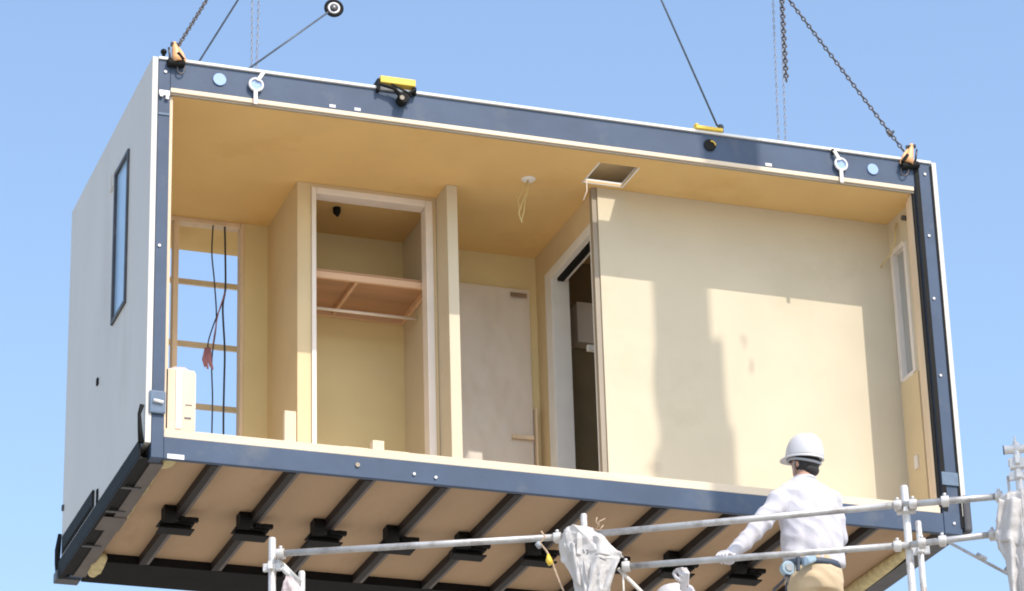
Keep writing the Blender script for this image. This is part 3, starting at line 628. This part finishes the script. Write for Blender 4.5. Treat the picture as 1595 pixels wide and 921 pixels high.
# sheets bundled on the posts
def bundle(name, outline, off, m, lab, depth=.09, seed=0, folds=9, amp=.006):
    """cloth hung in gathered folds round a post; outline = rows (v, u_left, u_right)"""
    b = MB(); rings = []; n = 150
    rows = []
    for (a_, b_) in zip(outline, outline[1:]):
        for k in range(16):
            t = k / 16; rows.append([a_[i] + (b_[i] - a_[i]) * t for i in range(3)])
    rows.append(list(outline[-1]))
    N = len(rows)
    for j, (v, ul, ur) in enumerate(rows):
        A, B = sp(ul, v, off), sp(ur, v, off); B.z = A.z = (A.z + B.z) / 2
        c_ = (A + B) / 2; hw = (B - A).length / 2; e = min(1, (j + .4) / 6, (N - j) / 4.0); hd = depth * e ** .5 * min(1, hw / .06)
        rg = []
        for k in range(n):
            an = 2 * math.pi * k / n
            f_ = 1 + .17 * (1 - 1.6 * abs(math.sin(an * folds * .5 + seed + j * .012)))
            f_ += .10 * noise.noise(Vector((math.cos(an) * 1.6, math.sin(an) * 1.6, j * .08 + seed * 3)))
            p_ = c_ + (B - A).normalized() * math.cos(an) * hw * (1 + (f_ - 1) * .45) + SN * math.sin(an) * hd * f_
            p_.z += .02 * noise.noise(Vector((math.cos(an) * 1.3, math.sin(an) * 1.3, j * .06 + 9 + seed)))
            dv_, _ = noise.voronoi(Vector((p_.x * 13, p_.y * 13, p_.z * 7 + seed)) + Vector((noise.noise(p_ * 9), noise.noise(p_ * 9 + Vector((9, 0, 0))), 0)) * .5)
            d2_, _ = noise.voronoi(Vector((p_.x * 30 + 3, p_.y * 30, p_.z * 20 + seed)))
            p_ += (p_ - c_).normalized() * amp * (1.0 - 2.6 * min(.7, dv_[1] - dv_[0]) - .8 * min(.6, d2_[1] - d2_[0]))
            rg.append(p_)
        rings.append(rg)
    b.loft(rings); o_ = b.build(name, m); return tag(o_, lab, 'sheet', 'sheets bundled on the scaffold posts')
s1 = bundle('bundled_sheet', [(822, 884, 894), (828, 878, 922), (838, 875, 940), (850, 874, 949), (862, 876, 962), (869, 878, 968), (876, 882, 964), (890, 889, 957), (905, 894, 950), (925, 899, 949), (940, 902, 946)], .09, CLOTH, 'white protective sheet bunched round the middle scaffold post, with small dark print', .075, 1, 7)
s2 = bundle('bundled_sheet', [(766, 1570, 1606), (775, 1557, 1612), (800, 1553, 1615), (830, 1550, 1616), (850, 1556, 1616), (870, 1566, 1616), (890, 1574, 1616), (925, 1575, 1616), (945, 1577, 1610)], .15, CLOTH, 'off white protective sheet wrapped round the scaffold post at the right edge', .08, 4, 8)
s3 = bundle('bundled_sheet', [(899, 446, 452), (905, 444, 458), (914, 442, 466), (925, 438, 474), (945, 438, 474)], .10, CLOTHP, 'pinkish sheet bunched low between the two left scaffold posts', .05, 2, 5)
def flap(px, off, parent, seed):
    """thin loose end of the sheet; px = corner pixels (4), gets thickness and ripples"""
    c4 = [sp(u, v, o2) for u, v, o2 in px]; b = MB(); n = 16; g_ = []
    for j in range(n + 1):
        row = []
        for i in range(n + 1):
            s_, t_ = i / n, j / n; q = (c4[0] * (1 - s_) + c4[1] * s_) * (1 - t_) + (c4[3] * (1 - s_) + c4[2] * s_) * t_
            q = q + SN * (.022 * math.sin(s_ * 9 + seed + 2 * t_) + .02 * noise.noise(q * 12)) + Vector((0, 0, .012 * noise.noise(q * 9 + Vector((seed, 0, 0)))))
            row.append(b.bm.verts.new(q))
        g_.append(row)
    for j in range(n):
        for i in range(n): f = b.bm.faces.new((g_[j][i], g_[j][i + 1], g_[j + 1][i + 1], g_[j + 1][i])); f.smooth = True
    o_ = b.build('sheet_fold', CLOTH, parent); sd_ = o_.modifiers.new('t', 'SOLIDIFY'); sd_.thickness = .002
flap([(900, 830, .15), (940, 838, .16), (972, 868, .13), (898, 862, .19)], 0, s1, 1)
flap([(878, 845, .15), (905, 850, .185), (921, 925, .16), (893, 905, .13)], 0, s1, 3)
flap([(920, 866, .185), (965, 870, .14), (948, 925, .12), (915, 925, .17)], 0, s1, 5)
flap([(1556, 778, .22), (1590, 775, .26), (1596, 850, .27), (1551, 842, .20)], 0, s2, 2)
flap([(1560, 835, .22), (1592, 840, .26), (1600, 930, .26), (1574, 925, .23)], 0, s2, 4)
# print on the sheet
mk = MB()
for (u0, v0, u1, v1) in ((908, 856, 910, 862), (913, 857, 917, 858), (917, 858, 914, 864), (934, 869, 944, 873)):
    a, c_ = sp(u0, v0, .215), sp(u1, v1, .215); MB().tube([a, c_], .0042, 6).build('printed_mark', INK, s1)
tie = MB(); 
for pts in ([(930, 822), (934, 812), (943, 808)], [(934, 820), (928, 812), (930, 806)], [(926, 824), (934, 826), (940, 818)]): tie.tube([sp(*p_, .10) for p_ in pts], .004, 6)
q = tie.build('rope_tie', ROPE); tag(q, 'frayed tan rope tie knotted on the upper rail right of the middle post', 'rope')
o = empty('rope', sp(848, 838, .08), 'tan rope with a yellow tag hanging from the upper rail', 'rope')
MB().tube([sp(843, 828, .09), sp(849, 836, .1), sp(841, 846, .09), sp(851, 858, .09), sp(860, 875, .09), sp(866, 893, .09), sp(880, 926, .09), sp(886, 945, .09)], .0065, 8).build('cord', ROPE, o)
tg = MB(); tg.tube([sp(854, 864, .10), sp(855, 873, .105), sp(858, 880, .10)], [.008, .022, .018], 7); tg.build('tag', YELLOW, o)
tg = MB(); tg.tube([sp(837, 846, .08), sp(842, 852, .08)], .02, 8); tg.build('knot', GREY, o)

# ------------------------------------------------------------------ people
def wrinkle(amp, sx=7, sz=16, seed=0):
    def f(c):
        a = noise.noise(Vector((c.x * sx + seed, c.y * sx, c.z * sz + c.x * 6))); b_ = noise.noise(Vector((c.x * 18 + 4, c.y * 18, c.z * 9 + seed)))
        return amp * (.9 - 2.2 * abs(a)) + amp * .5 * b_
    return f
def ell_ring(c, rx, ry, n=28, yaw=0):
    c = Vector(c); return [c + Vector((math.cos(t) * rx * math.cos(yaw) - math.sin(t) * ry * math.sin(yaw), math.cos(t) * rx * math.sin(yaw) + math.sin(t) * ry * math.cos(yaw), 0)) for t in [2 * math.pi * k / n for k in range(n)]]
WYy = -1.40
def W(u, v, dy=0.0): return at(u, v, WYy + dy)
head = W(1253, 722, .06); neck = W(1252, 752, .02)
fw = Vector((-.40, .91, -.05)).normalized()      # where he looks
hz = Matrix.Rotation(math.atan2(fw.y, fw.x), 3, 'Z')   # local x = forward
hip = W(1268, 905, -.03)
shL, shR = W(1209, 778, .0), W(1297, 778, .02)
rp = sp(1124, 868, .04)
wrL = rp + Vector((.085, .075, .030)); elL = W(1181, 822, -.01)
elR, wrR = W(1306, 838, .10), W(1290, 862, .34)
FEETZ = dz
body = MB()
body.ball(head, .092, .074, .108, hz); body.ball(head + fw * .03 + Vector((0, 0, -.045)), .062, .055, .065, hz)
body.capsule(head + Vector((0, 0, -.07)), neck, .055, .062)
body.ball(head + fw * .098 + Vector((0, 0, -.015)), .016, .011, .018, hz)
lat = fw.cross(Vector((0, 0, 1)))
for s_ in (1, -1):
    body.ball(head + lat * .076 * s_ + Vector((0, 0, -.015)) - fw * .005, .020, .010, .032, hz)
    body.ball(head + fw * .078 + lat * .03 * s_ + Vector((0, 0, .012)), .012, .014, .009, hz)
body.ball(head + fw * .086 + Vector((0, 0, -.058)), .012, .026, .010, hz)
body.loft([ell_ring(neck + Vector((0, 0, .03)), .06, .06), ell_ring(neck + Vector((0, 0, -.03)), .14, .08), ell_ring((shL + shR) / 2, .15, .085), ell_ring(W(1262, 840), .13, .08), ell_ring(hip, .13, .085), ell_ring(hip - Vector((0, 0, .1)), .12, .08)])
for a_, e_, w_ in ((shL, elL, wrL), (shR, elR, wrR)):
    a_ = a_ + Vector(((1262 - 1209) * .0, 0, -.015)); body.capsule(a_ * .8 + (shL + shR) * .1, e_, .038, .032); body.capsule(e_, w_, .031, .025)
legs = []
for s_ in (-1, 1):
    h_ = hip + Vector((.085 * s_, 0, -.04)); kn = Vector((h_.x + .02 * s_, h_.y + .05, FEETZ + .48)); ft = Vector((kn.x, kn.y - .04, FEETZ + .08)); legs.append((h_, kn, ft))
    body.capsule(h_ - Vector((0, 0, .05)), kn, .065, .048); body.capsule(kn, ft, .05, .036); body.capsule(ft + Vector((0, 0, -.03)), ft + Vector((-.02, .14, -.04)), .035, .03)
person = remesh(body.build('person', SKIN), .014, 2)
tag(person, 'worker in white shirt, khaki trousers and white hard hat leaning out over the guard rail', 'person')
# hair
hr = MB(); hr.ball(head - fw * .012 + Vector((0, 0, .005)), .098, .083, .112, hz); 
h_o = hr.build('hair', HAIR, person)
bm = bmesh.new(); bm.from_mesh(h_o.data)
dl = [v for v in bm.verts if (v.co - head).dot(fw) > .02 - .9 * (v.co.z - head.z) * 0 and (v.co.z - head.z) < .05 or (v.co.z - head.z) < -.092]
bmesh.ops.delete(bm, geom=dl, context='VERTS'); bm.to_mesh(h_o.data); bm.free()
sm2 = h_o.modifiers.new('thick', 'SOLIDIFY'); sm2.thickness = .01
nh = MB(); nh.ball(head - fw * .055 + Vector((0, 0, -.062)), .042, .060, .045, hz); nh.build('hair', HAIR, person)
# helmet
def helmet(c, parent, fwd, tilt=0.0, s=1.0):
    up = (Vector((0, 0, 1)) - fwd * tilt).normalized(); f_ = (fwd - up * fwd.dot(up)).normalized(); l_ = up.cross(f_)
    b = MB(); rings = []; n = 48
    prof = [(1.0, 0.0), (1.01, .012), (1.0, .035), (.965, .065), (.88, .100), (.74, .128), (.55, .147), (.33, .158), (.12, .161)]
    for q_, h_ in prof:
        rg = []
        for k in range(n):
            a_ = 2 * math.pi * k / n; x = math.cos(a_) * .134 * q_; y = math.sin(a_) * .110 * q_
            hh = h_ * 1.0
            if abs(math.sin(a_)) < .25 and q_ < .97: hh += .006 * (1 - abs(math.sin(a_)) / .25)
            rg.append(c + (f_ * x + l_ * y + up * hh) * s)
        rings.append(rg)
    b.loft(rings)
    # brim band and peak
    r1, r2_, r3 = [], [], []
    for k in range(n):
        a_ = 2 * math.pi * k / n; pk = max(0, math.cos(a_)) ** 2 * .045; ex = .008 + pk
        for lst, e_, h_ in ((r1, 0, .006), (r2_, ex, -.006 - pk * .15), (r3, ex, -.012 - pk * .15)):
            lst.append(c + (f_ * math.cos(a_) * (.133 + e_) + l_ * math.sin(a_) * (.109 + e_ * .6) + up * h_) * s)
    b.loft([r1, r2_, r3, [c + (f_ * math.cos(2 * math.pi * k / n) * .124 + l_ * math.sin(2 * math.pi * k / n) * .101 - up * .010) * s for k in range(n)]], cap=False)
    h__ = b.build('hard_hat', HELM, parent)
    b = MB(); b.tube([c + (f_ * math.cos(t) * .115 + l_ * math.sin(t) * .094 - up * (.022 + .018 * max(0, -math.cos(t)))) * s for t in [2 * math.pi * k / 24 for k in range(24)]], .009 * s, 6, closed=True)
    b.build('headband', GREY, h__)
    return h__
hh = helmet(head + Vector((0, 0, .035)) - fw * .002, person, fw, .17)
MB().tube([head + lat * -.084 + Vector((0, 0, .04)), head + lat * -.080 + fw * .03 + Vector((0, 0, -.05)), head + fw * .05 + Vector((0, 0, -.118)), head + lat * .080 + fw * .03 + Vector((0, 0, -.05)), head + lat * .084 + Vector((0, 0, .04))], .004, 6).build('chin_strap', GREY, hh)
# shirt
s_ = MB()
lv = [(745, .062, .062, 1253), (752, .10, .085, 1253), (760, .155, .105, 1254), (770, .198, .122, 1254), (785, .212, .132, 1257), (805, .212, .138, 1261), (830, .208, .142, 1264), (855, .205, .145, 1266), (872, .205, .142, 1267), (884, .200, .138, 1269)]
s_.loft([ell_ring(W(u, v, .015), rx, ry) for v, rx, ry, u in lv])
s_.capsule(shL + Vector((.02, 0, -.01)), elL, .073, .060); s_.capsule(elL, wrL, .058, .041)
s_.capsule(shR + Vector((-.02, 0, -.01)), elR, .073, .060); s_.capsule(elR, wrR, .057, .042)
shirt = remesh(s_.build('shirt', SHIRT, person), .011, 3, wrinkle(.0095, 8, 9))
MB().tube(ell_ring(W(1252.5, 747, .012), .066, .066), .012, 8, closed=True).build('collar', SHIRT, person)
# trousers
t_ = MB(); t_.loft([ell_ring(W(1266, 868), .172, .120), ell_ring(W(1267, 885), .182, .130), ell_ring(hip, .190, .14), ell_ring(hip - Vector((0, 0, .09)), .188, .135)])
for h_, kn, ft in legs: t_.capsule(h_, kn, .103, .078); t_.capsule(kn, ft, .076, .062)
remesh(t_.build('trousers', KHAKI, person), .012, 3, wrinkle(.008, 8, 14, 3))
for h_, kn, ft in legs:
    b = MB(); b.capsule(ft + Vector((0, -.02, -.03)), ft + Vector((-.02, .16, -.035)), .046, .042); b.box(ft.x - .05, ft.x + .04, ft.y - .07, ft.y + .20, FEETZ, FEETZ + .025)
    remesh(b.build('shoe', BELT, person), .01, 2)
# belt with pouch and reel
b = MB(); b.loft([ell_ring(W(1264, 889), .196, .148), ell_ring(W(1264, 880), .198, .150)]); b.build('belt', BELT, person)
pc = at(1229, 884, WYy - .19)
b = MB(); b.tube([pc + Vector((0, .05, 0)), pc], .046, 22); b.build('tool_reel', BELTB, person, .006)
b = MB(); b.tube([pc + Vector((0, -.008, 0)), pc + Vector((0, .0, 0))], .026, 18); b.build('tool_reel_hub', GREY, person, .003)
a = at(1252, 875, WYy - .19); c_ = at(1268, 869, WYy - .17)
b = MB(); b.obox((a + c_) / 2, (c_ - a) * .62, (0, .02, 0), (.0, 0, .030)); b.build('tool_case', BELTB, person, .010)
a = at(1243, 878, WYy - .21); b = MB(); b.obox(a, (.010, 0, .003), (0, .012, 0), (.003, 0, .048)); b.build('tool_clip', BELT, person, .003)
b = MB(); b.tube([at(1226, 895, WYy - .17), at(1220, 905, WYy - .17), at(1206, 918, WYy - .15), at(1203, 940, WYy - .15)], .009, 8)
b.tube([at(1230, 896, WYy - .17), at(1224, 915, WYy - .17), at(1228, 940, WYy - .15)], .008, 8); b.build('lanyard', CABLE, person)
# gloves
def glove(wr, tgt, parent, nrm, curl=1.0, s=1.0):
    """hand from wrist towards tgt; fingers curl towards -nrm round the rail"""
    d = (tgt - wr).normalized(); n_ = (nrm - d * nrm.dot(d)).normalized(); sd = d.cross(n_)
    g_ = MB(); pb = wr + d * .02; pe = wr + d * .095 * s
    g_.loft([[wr - d * .03 + (sd * math.cos(a_) * .034 + n_ * math.sin(a_) * .028) for a_ in [2 * math.pi * k / 16 for k in range(16)]],
             [pb + (sd * math.cos(a_) * .036 + n_ * math.sin(a_) * .023) for a_ in [2 * math.pi * k / 16 for k in range(16)]],
             [pe + (sd * math.cos(a_) * .045 + n_ * math.sin(a_) * .018) for a_ in [2 * math.pi * k / 16 for k in range(16)]]])
    ln = (.040, .044, .041, .033)
    for i in range(4):
        o_ = sd * (-.0345 + .023 * i); p0 = pe - d * .012 + o_; dd = d; p_ = p0
        for k, (seg, an) in enumerate(((ln[i] * 1.05, 35), (ln[i] * .8, 65), (ln[i] * .6, 55))):
            dd = Matrix.Rotation(-math.radians(an * curl), 3, sd) @ dd
            q_ = p_ + dd * seg; g_.capsule(p_, q_, .0108 - .0008 * k, .0100 - .0008 * k, 10); p_ = q_
    tb_ = wr + d * .035 + sd * -.034; t1 = tb_ + (d * .6 - sd * .7 - n_ * .4).normalized() * .042; t2 = t1 + (d * .7 + sd * .1 - n_ * .75).normalized() * .034
    g_.capsule(tb_, t1, .015, .012, 10); g_.capsule(t1, t2, .0118, .010, 10)
    return remesh(g_.build('glove', GLOVE, parent), .0045, 1)
glove(wrL, rp + Vector((0, 0, .038)), person, Vector((0, 0, 1)), 1.0, .95)
glove(wrR, wrR + Vector((-.05, .1, -.02)), person, Vector((0, 0, 1)), .7)

# second worker, mostly below the picture
hb = sp(1047, 957, -.30); fw2 = Vector((-.3, .95, .1)).normalized(); hz2 = Matrix.Rotation(math.atan2(fw2.y, fw2.x), 3, 'Z'); lat2 = fw2.cross(Vector((0, 0, 1)))
b = MB(); b.ball(hb, .092, .074, .108, hz2); b.capsule(hb + Vector((0, 0, -.07)), hb + Vector((0, -.01, -.17)), .055, .062); b.ball(hb + fw2 * .098 + Vector((0, 0, -.015)), .016, .011, .018, hz2)
for s__ in (1, -1): b.ball(hb + lat2 * .076 * s__ + Vector((0, 0, -.015)), .020, .010, .032, hz2)
n2 = hb + Vector((0, -.01, -.17))
b.loft([ell_ring(n2 + Vector((0, 0, .03)), .06, .06), ell_ring(n2 - Vector((0, 0, .04)), .16, .09), ell_ring(n2 - Vector((0, 0, .28)), .15, .10), ell_ring(n2 - Vector((0, 0, .55)), .15, .11)])
w2 = sp(1066, 912, -.06); e2 = Vector((n2.x + .26, n2.y - .10, w2.z - .27)); s2_ = n2 + Vector((.18, 0, -.06)); s3_ = n2 + Vector((-.18, 0, -.06)); e3 = s3_ + Vector((-.06, -.02, -.28)); w3 = e3 + Vector((0, .2, -.14))
for q in ((s2_, e2, w2), (s3_, e3, w3)): b.capsule(q[0], q[1], .045, .038); b.capsule(q[1], q[2], .037, .026)
f2z = n2.z - 1.42
for s__ in (-1, 1):
    h_ = n2 + Vector((.085 * s__, 0, -.6)); kn = Vector((h_.x, h_.y + .04, f2z + .48)); ft = Vector((h_.x, h_.y, f2z + .08)); b.capsule(h_, kn, .08, .052); b.capsule(kn, ft, .05, .036); b.capsule(ft - Vector((0, 0, .03)), ft + Vector((0, .14, -.04)), .035, .03)
p2 = remesh(b.build('person', SKIN), .014, 2); tag(p2, 'worker low at the bottom edge, only white hard hat and raised white gloved arm showing', 'person')
helmet(hb + Vector((0, 0, .035)), p2, fw2, .0)
b = MB(); b.loft([ell_ring(n2 + Vector((0, 0, .01)), .066, .066), ell_ring(n2 - Vector((0, 0, .03)), .15, .1), ell_ring(n2 - Vector((0, 0, .08)), .20, .12), ell_ring(n2 - Vector((0, 0, .35)), .2, .135), ell_ring(n2 - Vector((0, 0, .62)), .2, .14)])
for q in ((s2_, e2, w2), (s3_, e3, w3)): b.capsule(q[0], q[1], .072, .058); b.capsule(q[1], q[2] - (q[2] - q[1]).normalized() * .04, .055, .036)
remesh(b.build('shirt', SHIRT, p2), .012, 3, wrinkle(.008, 7, 16, 5))
b = MB(); b.loft([ell_ring(n2 - Vector((0, 0, .58)), .17, .12), ell_ring(n2 - Vector((0, 0, .72)), .185, .135)])
for s__ in (-1, 1):
    h_ = n2 + Vector((.085 * s__, 0, -.68)); kn = Vector((h_.x, h_.y + .04, f2z + .48)); ft = Vector((h_.x, h_.y, f2z + .08)); b.capsule(h_, kn, .10, .078); b.capsule(kn, ft, .076, .06)
remesh(b.build('trousers', KHAKI, p2), .014, 2)
glove(w2, sp(1067, 884, .01), p2, Vector((.3, -.9, .1)), 1.15, .85)
b = MB(); q = Vector((n2.x, n2.y, f2z)); b.obox(q + Vector((0, 0, -.03)), SD * .9, SN * .25, (0, 0, .028)); b.build('deck_board', DECK, sc)

# ------------------------------------------------------------------ set every thing's origin at its base
bpy.context.view_layer.update()
for o_, loc in EM:
    o_.location = loc
    for ch in o_.children: ch.matrix_parent_inverse = Matrix.Translation(-loc)
